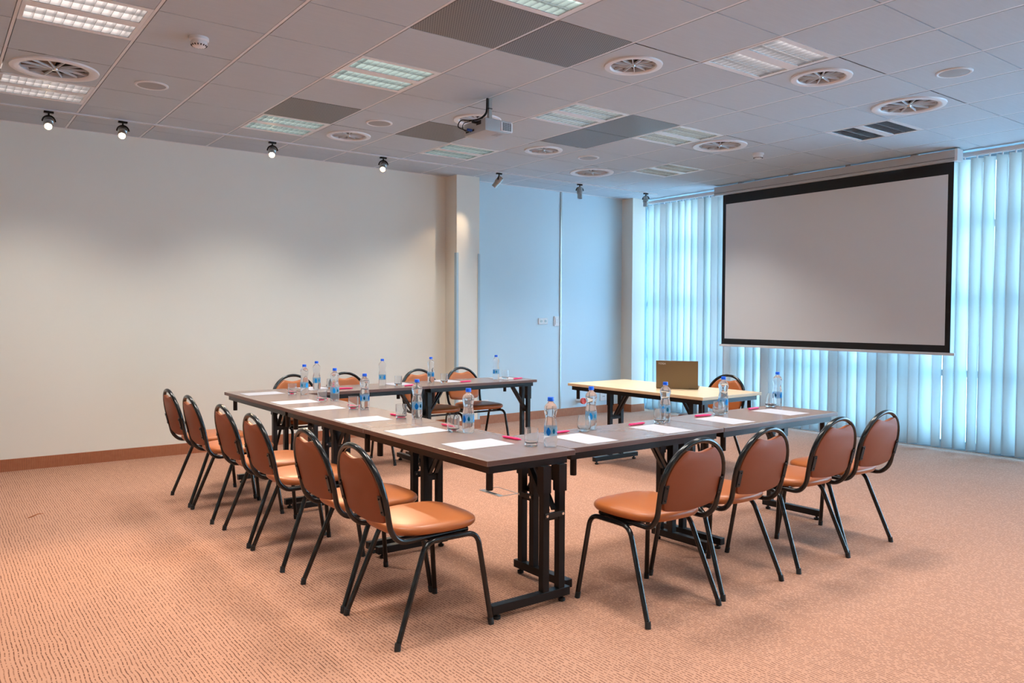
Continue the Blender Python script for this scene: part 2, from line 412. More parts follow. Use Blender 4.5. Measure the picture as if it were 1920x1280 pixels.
# track and spotlights ---------------------------------------------------------
TY = 3.33
bm = BM(); box(bm, XL+.02, 5.06, TY-.017, TY+.017, H-.012, H-.0005); box(bm, XL+.02, 5.06, TY-.005, TY+.005, H-.0125, H-.0115, 1)
tag(mesh_obj('light_track', bm, [M['grid'], M['spk']]), 'long thin light track on the ceiling parallel to the left wall', 'light track')
def spot(x, d, lit, label, power=0., cone=60):
    d = Vector(d).normalized()
    e = tag(empty('spotlight', (x, TY, H-.0136)), label, 'spotlight', 'track spotlights')
    bm = BM(); box(bm, -.035, .035, -.015, .015, -.016, 0, bev=.003); lathe(bm, [(.007, -.034), (.007, -.014)], 12)
    mesh_obj('track_adapter', bm, M['blackm'], e)
    piv = Vector((0, 0, -.082)); hz = Vector((-d.y, d.x, 0)); hz = hz.normalized() if hz.length > 1e-3 else Vector((1, 0, 0))
    bm = BM(); pts = []
    for k in range(13):
        a = PI*k/12; pts.append(piv + hz*math.cos(a)*.046 + Vector((0,0,1))*math.sin(a)*.048)
    tube(bm, pts, .006, 8)
    mesh_obj('yoke', bm, M['blackm'], e, True)
    q = d.to_track_quat('Z', 'Y').to_matrix().to_4x4()
    def xf(b):
        for v in b.verts: v.co = (Matrix.Translation(piv) @ q) @ v.co
    bm = BM(); lathe(bm, [(0, -.045), (.026, -.045), (.034, -.036), (.036, .0), (.036, .035), (.030, .040), (.030, .095), (.027, .095), (.027, .080), (0, .080)], 28, cap=False); xf(bm)
    mesh_obj('lamp_head', bm, M['steel'], e, True)
    bm = BM(); lathe(bm, [(0, .081), (.0255, .081), (.0255, .088), (.016, .0935), (0, .0955)], 24, cap=False); xf(bm)
    mesh_obj('bulb', bm, M['bulb'] if lit else M['glass'], e, True)
    if power:
        L = bpy.data.lights.new('spot_output', 'SPOT'); L.energy = power; L.spot_size = math.radians(cone); L.spot_blend = .8; L.shadow_soft_size = .02; L.color = (1., .74, .47)
        lo = bpy.data.objects.new('spot_output', L); COL.objects.link(lo); lo.parent = e
        lo.location = piv + d*.13; lo.rotation_euler = d.to_track_quat('-Z', 'Y').to_euler()
spot(-2.0, (-.14,-.80,-.58), True, 'lit spotlight at the far left end of the ceiling track', 150, 46)
spot(-1.46, (-.22,-.78,-.58), True, 'lit spotlight second from the left on the ceiling track', 150, 46)
spot(-.18, (-.33,-.74,-.58), True, 'lit spotlight third from the left, in front of a mint-lit ceiling light', 150, 46)
spot(.98, (-.42,-.68,-.60), True, 'lit spotlight left of the wall pillar with its yoke showing', 150, 46)
spot(2.45, (-.42,.50,-.76), False, 'tilted spotlight aimed at the pillar, left of the three without glare', 14, 46)
spot(3.68, (-.05,-.10,-1.), False, 'middle spotlight hanging straight down in front of the blue wall', 0)
spot(4.85, (-.12,-.05,-1.), False, 'rightmost spotlight on the track, by the window blinds', 0)

# window and blinds ----------------------------------------------------------
W0, W1 = -6.6, 3.98
bm = BM()
for z in (.0, .745, 1.48, 2.24, H-.10): box(bm, XR, XR+.06, W0, W1, z, z+(.09 if z < .1 else .065))
for k in range(10): y = W1 - (W1-W0)*k/9; box(bm, XR-.01, XR+.07, y-.03, y+.03, 0, H)
win = struct('window_1', bm, M['winframe'])
bm = BM(); box(bm, XR+.028, XR+.034, W0, W1, .05, H-.05); struct('window_pane', bm, M['pane'], win)
bm = BM(); box(bm, XR+.15, 40, -40, 45, -.2, -.06); struct('ground_outside', bm, M['pave'])

XB = 5.40
def vane_bm(w=.127, z0=.035, z1=2.90, tw=0.):
    bm = BM(); n = 6; cols = []
    for k in range(n+1):
        s = (k/n-.5); cam_ = .010*(1-(2*s)**2)
        col = []
        for q in range(9):
            z = z0+(z1-z0)*q/8; a = tw*(1-q/8)
            x, y = cam_, s*w
            col.append(bm.verts.new((x*math.cos(a)-y*math.sin(a), x*math.sin(a)+y*math.cos(a), z)))
        cols.append(col)
    for a, b in zip(cols, cols[1:]):
        for q in range(8): bm.faces.new((a[q], b[q], b[q+1], a[q+1]))
    bmesh.ops.solidify(bm, geom=bm.faces[:], thickness=.0006)
    return bm
vane_meshes = []
for tw in (-.35, -.15, 0., .12, .28):
    me = to_mesh(vane_bm(tw=tw), 'vane', M['vane'])
    for p in me.polygons: p.use_smooth = True
    vane_meshes.append(me)
def blind(ya, yb, ang, jit, label):
    e = tag(empty('vertical_blind', (XB, 0, 0)), label, 'blind', 'white vertical blinds')
    bm = BM(); box(bm, -.022, .022, yb, ya, 2.925, 2.962, bev=.004); box(bm, -.006, .006, yb, ya, 2.918, 2.925)
    mesh_obj('headrail', bm, M['whitem'], e)
    n = int(round((ya-yb)/.112)); 
    bmc = BM()
    for k in range(n):
        y = ya - .06 - k*(ya-yb-.1)/max(1, n-1)
        a = math.radians(ang + random.uniform(-jit, jit))
        o = bpy.data.objects.new('vane', random.choice(vane_meshes)); COL.objects.link(o); o.parent = e
        o.location = (0, y, 0); o.rotation_euler = (0, 0, a)
        box(bmc, -.006, .006, y-.006, y+.006, 2.895, 2.92)
    mesh_obj('vane_clips', bmc, M['white'], e)
blind(3.78, 1.92, 57, 3, 'nearly closed white vertical blind between corner pillar and screen')
blind(1.90, -2.60, 54, 9, 'half open white vertical blind behind and right of the projection screen')

# projection screen -----------------------------------------------------------
XS = 5.2
e = tag(empty('projection_screen', (XS, .98, 0)), 'large pulled-down projection screen with black border in front of blinds', 'projection screen')
bm = BM(); box(bm, -.05, .05, -1.41, 1.47, 2.858, 2.966, bev=.008); box(bm, -.053, -.049, -1.41, 1.47, 2.884, 2.887, 1)
mesh_obj('case', bm, [M['case'], M['dark']], e)
bm = BM(); box(bm, -.058, .058, -1.44, -1.41, 2.852, 2.972, bev=.006)
for z in (2.87, 2.95):
    for x in (-.03, .03): lathe(bm, [(0, 0), (0, 0)], 3, cap=False) if False else None
mesh_obj('end_cap', bm, M['white'], e)
bm = BM()
for y in (-1.0, -.3, .4, 1.1): box(bm, -.02, .02, y-.03, y+.03, 2.966, H-.0006)
mesh_obj('mounting_bracket', bm, M['steel'], e)
bm = BM(); box(bm, -.002, .0, -1.385, 1.365, 1.0, 2.862); mesh_obj('black_border', bm, M['border'], e)
bm = BM(); box(bm, -.004, -.0021, -1.333, 1.316, 1.071, 2.742); mesh_obj('screen_surface', bm, M['screen'], e)
bm = BM(); box(bm, -.014, .012, -1.43, 1.39, .972, 1.0, bev=.006); mesh_obj('weight_bar', bm, M['white'], e)

# wall fittings ---------------------------------------------------------------
def plate(name, x, z, w, h, label, cat, kind):
    Y = YF+.03
    e = tag(empty(name, (x, Y, z)), label, cat)
    bm = BM(); box(bm, -w/2, w/2, -.012, .001, -h/2, h/2, bev=.003); mesh_obj('wall_plate', bm, M['white'], e)
    if kind == 'double':
        for s in (-1, 1):
            bm = BM(); lathe(bm, [(0, 0), (.018, 0), (.021, .003), (.021, .005), (0, .005)], 24, cap=False)
            for v in bm.verts: v.co = Vector((v.co.x+s*.036, -.0125-v.co.z*.5, v.co.y))
            c = mesh_obj('socket', bm, M['steel'], e)
            bm = BM()
            for q in (-1, 1): box(bm, s*.036+q*.008-.004, s*.036+q*.008+.004, -.0165, -.0150, -.004, .004)
            mesh_obj('socket_holes', bm, M['dark'], c)
    if kind == 'single':
        bm = BM(); box(bm, -w*.3, w*.3, -.0135, -.0121, -h*.3, h*.3, bev=.001); mesh_obj('socket', bm, M['whitem'], e)
        bm = BM()
        for q in (-1, 1): box(bm, q*.012-.005, q*.012+.005, -.0145, -.0136, -.006, .006)
        mesh_obj('socket_holes', bm, M['dark'], e)
    if kind == 'switch':
        bm = BM(); box(bm, -w*.28, w*.28, -.018, -.0121, -h*.34, h*.34, bev=.002); mesh_obj('rocker', bm, M['whitem'], e)
        bm = BM()
        for q in (-.8, 0, .8): box(bm, -w*.2, w*.2, -.0190, -.0181, q*h*.2-.0015, q*h*.2+.0015)
        mesh_obj('rocker_marks', bm, M['steel'], e)
plate('wall_socket', 3.655, 1.275, .15, .08, 'white double socket at head height beside the wall seam', 'socket', 'double')
plate('thermostat', 3.885, 1.275, .085, .13, 'white thermostat switch touching the vertical wall seam', 'switch', 'switch')
plate('wall_socket', 2.73, .278, .10, .045, 'low white socket on the wall right of the pillar', 'socket', 'blank')
plate('wall_socket', 4.745, .226, .12, .12, 'low white socket under the light wood table, nearer the red plug', 'socket', 'single')
plate('wall_socket', 4.905, .226, .09, .12, 'low white socket under the light wood table, nearer the corner', 'socket', 'single')
e = tag(empty('power_plug', (4.27, YF+.03, .20)), 'round white and red industrial plug low on the blue wall', 'plug')
def rx(bm, off=(0, 0, 0)):
    for v in bm.verts: v.co = Vector((v.co.x, -v.co.z, v.co.y)) + Vector(off)
bm = BM(); lathe(bm, [(.035, -.001), (.035, .02), (.034, .03), (.034, .10)], 28); rx(bm); mesh_obj('plug_body', bm, M['white'], e, True)
bm = BM(); lathe(bm, [(.041, .10), (.043, .105), (.043, .135), (.036, .14), (.030, .136), (.030, .125)], 28); rx(bm); mesh_obj('plug_face', bm, M['red'], e, True)
# floor box
e = tag(empty('floor_box', (.672, .868, 0)), 'square floor socket box let into the carpet inside the tables', 'floor box')
bm = BM()
for a in ((-.09,.09,-.135,-.127), (-.09,.09,.127,.135), (.082,.09,-.127,.127), (-.09,-.048,-.127,.127)): box(bm, *a, .0003, .004)
mesh_obj('box_frame', bm, M['steel'], e)
bm = BM(); box(bm, -.047, .081, -.126, .126, .0003, .0025); mesh_obj('carpet_lid', bm, M['carpet'], e)
bm = BM(); box(bm, -.082, -.056, -.06, .06, .0041, .0062, bev=.001); mesh_obj('cable_flap', bm, M['rubber'], e)
# shred of fluff on the carpet
bm = BM(); tube(bm, [(-2.30,2.08,.002), (-2.27,2.10,.006), (-2.24,2.13,.0095), (-2.20,2.14,.004)], [.002,.004,.003,.001], 6)
tag(mesh_obj('lint', bm, M['leather'], None, True), 'small scrap of brown fluff on the carpet near the left wall', 'lint')

# tables ---------------------------------------------------------------------
TZ = .72
def table(name, cx, cy, L, W, rz, label, group, ins=(.08,.08), inner=1, top='top', edge='edge', th=.025):
    """local x along the length; 'inner' is the side (+y/-y) the posts stand nearer to"""
    e = tag(empty(name, (cx, cy, 0), rz), label, 'table', group)
    hl, hw = L/2-.0015, W/2
    bm = BM(); box(bm, -hl, hl, -hw, hw, TZ-th, TZ, 1, bev=.0025)
    for f in bm.faces:
        if f.calc_center_median().z > TZ-.0005: f.material_index = 0
    bm.faces.ensure_lookup_table()
    mesh_obj('tabletop', bm, [M[top], M[edge]], e)
    bm = BM(); z0, z1 = TZ-th-.038, TZ-th-.0005; i = .028
    box(bm, -hl+i, hl-i, -hw+i, -hw+i+.022, z0, z1); box(bm, -hl+i, hl-i, hw-i-.022, hw-i, z0, z1)
    box(bm, -hl+i, -hl+i+.022, -hw+i+.022, hw-i-.022, z0, z1); box(bm, hl-i-.022, hl-i, -hw+i+.022, hw-i-.022, z0, z1)
    mesh_obj('apron', bm, M['blackm'], e)
    for s in (-1, 1):
        for q in (-1, 1):
            bm = BM(); lathe(bm, [(.0155, z0-.085), (.0165, z0-.083), (.0165, z0)], 16)
            for v in bm.verts: v.co += Vector((s*(hl-.075), q*(hw-.065), 0))
            mesh_obj('connector_peg', bm, M['blackm'], e, True)
    for s, dd in ((-1, ins[0]), (1, ins[1])):
        x = s*(L/2-dd); p1, p2 = inner*(hw-.165), inner*(hw-.070)
        if W > .6: p1, p2 = -.07, .07
        x = s*min(abs(x), hl-.03); fy0, fy1 = (-hw+.02, hw-.04) if inner > 0 else (-hw+.04, hw-.02)
        if inner < 0: fy0, fy1 = -hw+.02, hw-.04
        if inner > 0: fy0, fy1 = -hw+.04, hw-.02
        if W > .6: p1, p2, fy0, fy1 = .02, .16, -.19, .36
        bm = BM()
        for p in (p1, p2):
            box(bm, x-.0175, x+.0175, p-.0175, p+.0175, .068, TZ-th-.12)
            box(bm, x-.023, x+.023, p-.023, p+.023, TZ-th-.165, z0)
        box(bm, x-.012, x+.012, min(p1,p2), max(p1,p2), .40, .43)
        leg = mesh_obj('leg', bm, M['blackm'], e)
        bm = BM(); box(bm, x-.02, x+.02, fy0, fy1, .028, .068, bev=.002)
        mesh_obj('foot_bar', bm, M['blackm'], leg)
        for q in (-1, 1):
            yq = (fy0+.035) if q < 0 else (fy1-.035)
            bm = BM(); lathe(bm, [(.008, .029), (.008, .016), (.017, .014), (.017, .003), (.015, 0)], 16)
            for v in bm.verts: v.co += Vector((x, yq, 0))
            mesh_obj('glide', bm, M['rubber'], leg, True)
        pm = (p1+p2)/2
        bm = BM(); bar(bm, (x-s*.01, pm+.02, .44), (x-s*.17, pm+.02, z0+.012), .024, .012); bar(bm, (x-s*.01, pm-.02, .44), (x-s*.17, pm-.02, z0+.012), .024, .012)
        box(bm, x-s*.17-.02, x-s*.17+.02, pm-.05, pm+.05, z0-.004, z0+.03)
        mesh_obj('folding_brace', bm, M['blackm'], leg)
        bm = BM(); box(bm, min(x+s*.018, x+s*.022), max(x+s*.018, x+s*.022), min(p1,p2)-.010, max(p1,p2)+.010, .413, .437)
        mesh_obj('latch', bm, M['lapd'], leg)
        for p in (p1, p2):
            bm = BM(); tube(bm, [(x+s*.0175, p, .425), (x+s*.026, p, .425)], .007, 8)
            mesh_obj('bolt', bm, M['chrome'], leg, True)
    return e
GT = 'dark walnut-topped folding tables in a U'
# left row (length along world Y): local x -> +Y (rz=90): local +y -> -X ; inner side is +X => local -y
table('folding_table', -.625, -.5875, 1.205, .51, PI/2, 'dark walnut folding table at the near corner of the U, left row', GT, (.005,.085), -1)
table('folding_table', -.625, .633, 1.23, .51, PI/2, 'dark walnut folding table in the middle of the left row', GT, (.03,.08), -1)
table('folding_table', -.62, 1.905, 1.31, .51, PI/2, 'dark walnut folding table at the far end of the left row', GT, (.08,.2), -1)
# far row: inner side is -Y => local -y
table('folding_table', .208, 2.31, 1.125, .50, 0, 'dark walnut folding table, left one of the far row', GT, (.08,.06), -1)
table('folding_table', 1.387, 2.31, 1.23, .50, 0, 'dark walnut folding table, right one of the far row', GT, (.03,.06), -1)
# near right row: inner side +Y
table('folding_table', .212, -.905, 1.16, .48, math.radians(.4), 'dark walnut folding table starting the near right row', GT, (.01,.07), 1)
table('folding_table', 1.405, -.875, 1.215, .50, math.radians(1.2), 'dark walnut folding table ending the near right row by the blinds', GT, (.05,.11), 1)
table('presenter_table', 2.375, .80, 1.60, .75, PI/2, 'light birch-topped presenter table carrying the laptop', None, (.28,.35), 1, 'birch', 'birche')

# chairs ---------------------------------------------------------------------
def seat_loop(w, d, cy, z, n=44, p=3.6):
    out = []
    for k in range(n):
        a = 2*PI*k/n; c, s = math.cos(a), math.sin(a)
        x = math.copysign(abs(c)**(2/p), c)*w/2; y = math.copysign(abs(s)**(2/p), s)*d/2
        if y < 0: x *= 1-.10*(abs(y)/(d/2))
        out.append((x, cy+y, z))
    return out
def back_y(z): return -.232 - (z-.46)*.235
def make_chair():
    e = empty('stacking_chair', (0, 0, 0))
    bm = BM(); cy = .01
    ringloft(bm, [seat_loop(w, d, cy, z) for w, d, z in ((.37,.37,.4345), (.405,.41,.437), (.42,.425,.446), (.424,.43,.456), (.418,.424,.466), (.40,.406,.4735), (.36,.365,.479), (.27,.27,.4825), (.12,.12,.484))])
    mesh_obj('seat', bm, M['leather'], e, True)
    # backrest
    out = []
    def P(u, v): out.append((u, v))
    for k in range(9): a = k/8; P(-.14+.28*a, .500-.012*math.sin(PI*a))
    P(.160,.506); P(.171,.520); P(.178,.55); P(.1835,.60)
    for k in range(1, 9):
        a = k/8*math.radians(60); P(.185*math.cos(a), .61+.185*math.sin(a))
    for k in range(1, 14): a = k/14; u_ = .0925-.185*a; P(u_, .7735-.0150*(.5-.5*math.cos(2*PI*a))**.8)
    for k in range(8, 0, -1):
        a = k/8*math.radians(60); P(-.185*math.cos(a), .61+.185*math.sin(a))
    P(-.1835,.60); P(-.178,.55); P(-.171,.520); P(-.160,.506)
    def loop(off, sc_):
        cu, cv = 0, .635
        r = []
        for u, v in out:
            uu, vv = cu+(u-cu)*sc_, cv+(v-cv)*sc_
            r.append((uu, back_y(vv)+off - .010*(1-(uu/.19)**2)+.004, vv))
        return r
    bm = BM(); ringloft(bm, [loop(-.013,.955), loop(-.011,.985), loop(-.003,1.), loop(.007,.995), loop(.014,.97), loop(.018,.92), loop(.020,.80), loop(.020,.5)])
    bm.faces.ensure_lookup_table()
    for f_ in bm.faces:
        c_ = f_.calc_center_median()
        if c_.y < back_y(c_.z) - .010*(1-(c_.x/.19)**2)+.004 - .0045: f_.material_index = 1
    mesh_obj('backrest', bm, [M['leather'], M['backshade']], e, True)
    # back hoop
    pts = [(-.165,.15,.4215), (-.185,-.19,.4215), (-.192,-.238,.470), (-.2,back_y(.60),.60)]
    arc = []
    for k in range(1, 24):
        a = PI - PI*k/24; arc.append((.2*math.cos(a), back_y(.61+.2*math.sin(a)), .61+.2*math.sin(a)))
    full = fillet(pts, .07, 7)
    mir = [Vector((-p[0], p[1], p[2])) for p in full][::-1]
    bm = BM(); tube(bm, list(full)+[Vector(p) for p in arc]+mir, .0125, 14)
    hoop = mesh_obj('back_hoop', bm, M['black'], e, True)
    for s in (-1, 1):
        bm = BM(); a = Vector((s*.183, back_y(.545)-.0155, .545)); b = Vector((s*.183, back_y(.625)-.0155, .625))
        bar(bm, a, b, .026, .005)
        for p in (a, b):
            q = p + (b-a)*(.15 if p == a else -.15); tube(bm, [q+Vector((-s*.003,0,0)), q+Vector((-s*.003,-.007,0))], .004, 8)
        mesh_obj('backrest_bracket', bm, M['blackm'], hoop)
    for s in (-1, 1):
        bm = BM(); p = fillet([(s*.236,.232,.012), (s*.196,.185,.4075), (s*.196,-.075,.4075), (s*.236,-.232,.012)], .055, 8)
        tube(bm, p, .0118, 14)
        lf = mesh_obj('leg_frame', bm, M['black'], e, True)
        for yy in (.232, -.232):
            bm = BM(); yt = yy*.985
            tube(bm, [(s*.2366, yy*1.003, 0), (s*.2335, yt, .030)], .0132, 14); mesh_obj('foot_cap', bm, M['rubber'], lf, True)
    bm = BM()
    for y in (.13, -.05): tube(bm, [(-.196, y, .4075), (.196, y, .4075)], .009, 10)
    mesh_obj('crossbar', bm, M['black'], e, True)
    return e
proto = make_chair(); used = [False]
def chair(x, y, rz, label, group):
    e = proto if not used[0] else copy_tree(proto)
    used[0] = True; e.location = (x, y, 0); e.rotation_euler = (0, 0, rz)
    tag(e, label, 'chair', group)
ordn = ['first', 'second', 'third', 'fourth', 'fifth', 'sixth']
GL, GR, GF = 'chairs along the left table row', 'chairs along the near right table row', 'chairs behind the far table row'
Lc = [(-1.092,-.955), (-1.094,-.451), (-1.110,.259), (-1.112,.786), (-1.130,1.446), (-1.130,1.987)]
Lab = ['tan chair nearest the camera in the left row, fully visible', 'tan chair second from the near end of the left row', 'tan chair third from the near end of the left row',
       'tan chair fourth from the near end of the left row', 'tan chair fifth from the near end, second from the left wall end', 'tan chair farthest back in the left row, leftmost in the picture']
for (x, y), lb in zip(Lc, Lab): chair(x, y, -PI/2+random.uniform(-.01,.01), lb, GL)
Rc = [(-.105,-1.408), (.425,-1.385), (1.068,-1.376), (1.566,-1.362)]
Rab = ['tan chair nearest the camera at the near right table row', 'tan chair second from the left at the near right row', 'tan chair third from the left at the near right row',
       'tan chair at the right end of the near right row, rightmost of all']
for (x, y), lb in zip(Rc, Rab): chair(x, y, random.uniform(-.01,.01), lb, GR)
Fc = [(-.20,2.49), (.30,2.50), (1.075,2.48), (1.58,2.48)]
Fab = ['tan chair leftmost behind the far table row, by the cream wall', 'tan chair second from the left behind the far table row', 'tan chair third from the left behind the far table row',
       'tan chair rightmost behind the far table row, in front of the pillar']
for (x, y), lb in zip(Fc, Fab): chair(x, y, PI, lb, GF)
chair(2.74, .56, PI/2+.05, 'tan chair alone behind the light presenter table, next to the laptop', 'presenter chair')

# bottles --------------------------------------------------------------------
def body_prof():
    return [(0,.004), (.018,.002), (.026,.0), (.0305,.008), (.0325,.022), (.0325,.045), (.0318,.060), (.0318,.096), (.0322,.100), (.0300,.118), (.0265,.133), (.0255,.143),
            (.0275,.158), (.0315,.173), (.0325,.183), (.0310,.194), (.0240,.206), (.0150,.213), (.0128,.217), (.0128,.222)]
def make_bottle():
    e = empty('water_bottle', (0, 0, 0)); seg = 40
    bm = BM(); pr = body_prof(); lathe(bm, pr+[(0,.222)], seg, cap=False)
    for v in bm.verts:                                  # petal foot and soft ribs
        if v.co.z < .02:
            a = math.atan2(v.co.y, v.co.x); f = 1+.07*math.cos(5*a)*(1-v.co.z/.02); v.co.x *= f; v.co.y *= f
        elif .118 < v.co.z < .17:
            a = math.atan2(v.co.y, v.co.x); f = 1+.012*math.cos(10*a); v.co.x *= f; v.co.y *= f
    b = mesh_obj('bottle_body', bm, M['water'], e, True)
    bm = BM(); lathe(bm, [(.0165,.2225), (.0165,.2255), (.0150,.226), (.0150,.239), (.0140,.2405), (0,.2405)], 28, cap=False); bm.faces.ensure_lookup_table()
    lathe(bm, [(.0, .2222), (.0165,.2225)], 28, cap=False)
    mesh_obj('cap', bm, M['cap'], e, True)
    # label: printed drops on a clear band
    def patch(bm, ac, zc, w, h, mi, drop=True):
        n = 22; R = .0325; c = bm.verts.new((R*math.cos(ac), R*math.sin(ac), zc)); ring = []
        for k in range(n):
            t_ = 2*PI*k/n; u = math.cos(t_); v = math.sin(t_)
            wv = w/2*(u if not drop else u*(1-.55*max(0, v)**1.2)); a = ac + wv/R
            ring.append(bm.verts.new((R*math.cos(a), R*math.sin(a), zc+v*h/2)))
        for k in range(n): bm.faces.new((c, ring[k], ring[(k+1)%n])).material_index = mi
    bm = BM()
    for ac in (0., 2.1, 4.2): patch(bm, ac, .078, .023, .040, 0)
    for ac in (.85, 2.95, 5.05): patch(bm, ac, .079, .014, .026, 1)
    for ac in (1.4, 3.5, 5.6):
        for q in range(5):
            z = .064+q*.007; R = .0324; vs = [bm.verts.new((R*math.cos(a), R*math.sin(a), zz)) for a, zz in ((ac-.22, z), (ac+.22, z), (ac+.22, z+.0022), (ac-.22, z+.0022))]
            bm.faces.new(vs).material_index = 2
    bmesh.ops.solidify(bm, geom=bm.faces[:], thickness=.0003)
    lathe(bm, [(.03195, .0555), (.0321, .0555), (.0321, .1005), (.03195, .1005), (.03195, .0555)], 40, 3, cap=False)
    mesh_obj('label', bm, [M['label'], M['label2'], M['print'], M['film']], b, True)
    return e
def make_glass(kind):
    e = BM()
    if kind == 'straight': pr = [(0,.0), (.026,.0), (.031,.004), (.0335,.02), (.0345,.05), (.0335,.088), (.0323,.0885), (.0332,.05), (.0318,.022), (.024,.016), (0,.0155)]
    elif kind == 'round': pr = [(0,.0), (.024,.0), (.031,.005), (.037,.025), (.0385,.042), (.0355,.068), (.031,.088), (.0300,.0885), (.0343,.068), (.0372,.042), (.0355,.026), (.026,.014), (0,.0125)]
    else: pr = [(0,.0), (.024,.0), (.033,.006), (.0385,.026), (.037,.036), (.030,.06), (.0225,.096), (.0215,.0965), (.0288,.06), (.0357,.036), (.037,.027), (.026,.013), (0,.0115)]
    lathe(e, pr, 40, cap=False)
    return mesh_obj('drinking_glass', e, M['glass'], None, True)
def make_pen():
    e = empty('pen', (0, 0, 0)); r = .0066
    def ax(bm):
        for v in bm.verts: v.co = Vector((v.co.z, v.co.x, v.co.y + r))
    bm = BM(); lathe(bm, [(0,-.062), (.0055,-.062), (.0066,-.05), (.0066,.045), (.0052,.055)], 14); ax(bm); mesh_obj('pen_barrel', bm, M['pink'], e, True)
    bm = BM(); lathe(bm, [(.0048,.055), (.003,.066), (.001,.071), (0,.0715)], 12, cap=False); ax(bm); mesh_obj('pen_tip', bm, M['pink'], e, True)
    bm = BM(); lathe(bm, [(0,-.072), (.003,-.072), (.003,-.060)], 10); ax(bm); mesh_obj('push_button', bm, M['pink'], e, True)
    bm = BM(); box(bm, -.060, -.02, .0035, .0080, .0075, .0125); mesh_obj('clip', bm, M['pink'], e)
    return e
bp = make_bottle(); gl = {k: make_glass(k) for k in ('straight', 'round', 'tulip')}; gused = dict.fromkeys(gl, False); pp = make_pen()
first = dict(b=True, p=True)
# place: seat name, bottle, glass(kind), paper (cx,cy,rz), pen (cx,cy,rz)
A4W, A4L = .21, .297
PLACES = [
 ('nearest the camera on the left table row', (-.412,-1.054), (-.475,-.985,'straight'), (-.658,-.79,90,.0), (-.432,-.768, 97)),
 ('second from the near end of the left table row', (-.487,-.45), (-.535,-.375,'straight'), (-.683,-.232,90,0), (-.452,-.19, 92)),
 ('third from the near end of the left table row', (-.416,.223), (-.50,.27,'straight'), (-.712,.360,90,0), (-.468,.39, 98)),
 ('fourth from the near end of the left table row', (-.470,.828), (-.535,.862,'straight'), (-.70,1.045,90,0), (-.462,1.02, 100)),
 ('fifth from the near end of the left table row', (-.415,1.429), (-.50,1.46,'straight'), (-.685,1.51,90,0), (-.44,1.60, 100)),
 ('farthest back on the left table row', (-.434,1.959), (-.505,2.03,'straight'), (-.67,2.24,90,0), (-.43,2.23, 100)),
 ('first from the corner on the near right table row', (.134,-.749), (.055,-.78,'round'), (-.115,-.965,0,0), (-.10,-.757, 0)),
 ('second from the corner on the near right table row', (.703,-.781), (.635,-.80,'straight'), (.469,-.960,0,0), (.475,-.772, 3)),
 ('third from the corner on the near right table row', (1.322,-.722), (1.235,-.755,'round'), (1.055,-.940,0,0), (1.095,-.747, -8)),
 ('last by the blinds on the near right table row', (1.99,-.668), (1.875,-.695,'tulip'), (1.69,-.895,0,0), (1.68,-.698, 6)),
 ('leftmost on the far table row', (-.179,2.321), (-.065,2.29,'straight'), (-.155,2.42,0,4), (.03,2.217, -12)),
 ('second from the left on the far table row', (.438,2.319), (.555,2.24,'straight'), (.64,2.385,0,0), (.636,2.17, 15)),
 ('third from the left on the far table row', (.964,2.358), (1.05,2.26,'straight'), (1.165,2.42,0,0), (1.262,2.215, 8)),
 ('rightmost on the far table row', (1.68,2.308), (1.78,2.29,'straight'), (1.83,2.37,0,0), (1.89,2.225, 12)),
]
for idx, (where, b, g_, pa, pe) in enumerate(PLACES):
    o = bp if first['b'] else copy_tree(bp); first['b'] = False
    o.location = (b[0], b[1], TZ); o.rotation_euler = (0, 0, random.uniform(0, 6.28) if idx else 3.7)
    tag(o, 'blue-capped water bottle, '+where, 'bottle', 'water bottles on the tables')
    k = g_[2]
    o = gl[k] if not gused[k] else copy_tree(gl[k]); gused[k] = True
    o.location = (g_[0], g_[1], TZ)
    tag(o, 'empty clear %s glass, %s' % ({'straight': 'straight', 'round': 'rounded', 'tulip': 'tulip-shaped'}[k], where), 'glass', 'drinking glasses on the tables')
    bm = BM(); w, l = (A4W, A4L)
    box(bm, -w/2, w/2, -l/2, l/2, 0, .0012)
    p = mesh_obj('paper_sheet', bm, M['paper']); p.location = (pa[0], pa[1], TZ+.0003); p.rotation_euler = (0, 0, math.radians(pa[2]+pa[3]+random.uniform(-1.5,1.5)))
    tag(p, 'blank white paper sheet, '+where, 'paper', 'paper sheets on the tables')
    o = pp if first['p'] else copy_tree(pp); first['p'] = False
    onp = idx >= 10
    o.location = (pe[0], pe[1], TZ+(.0003 if not onp else .0003)); o.rotation_euler = (0, 0, math.radians(pe[2] + (180 if idx in (0,) else 0)))
    tag(o, 'bright pink pen, '+where, 'pen', 'pink pens on the tables')

# laptop ----------------------------------------------------------------------
ang = math.atan2(.448-.733, 2.481-2.264)
e = tag(empty('laptop', (2.372, .59, TZ), ang), 'open bronze laptop on the light table, lid back towards the camera', 'laptop')
bm = BM(); box(bm, -.178, .178, .004, .246, .002, .015, bev=.003); base = mesh_obj('laptop_base', bm, M['lid'], e)
bm = BM()
for r_ in range(5):
    for c_ in range(13): box(bm, -.15+c_*.0232, -.15+c_*.0232+.019, .05+r_*.021, .05+r_*.021+.017, .0152, .0168)
mesh_obj('keyboard', bm, M['lapd'], base)
bm = BM(); tilt = math.radians(8)
box(bm, -.178, .178, -.0055, .0, 0, .238, bev=.0022)
box(bm, -.170, .170, .0001, .0012, .010, .230, 1)
R = Matrix.Translation((0, 0, .012)) @ Matrix.Rotation(tilt, 4, 'X')
for v in bm.verts: v.co = R @ v.co
lid = mesh_obj('laptop_lid', bm, [M['lid'], M['lapd']], e)
bm = BM()
for s in (-1, 1): tube(bm, [(s*.12-.02, .002, .0135), (s*.12+.02, .002, .0135)], .0055, 10)
mesh_obj('hinge', bm, M['lapd'], e, True)
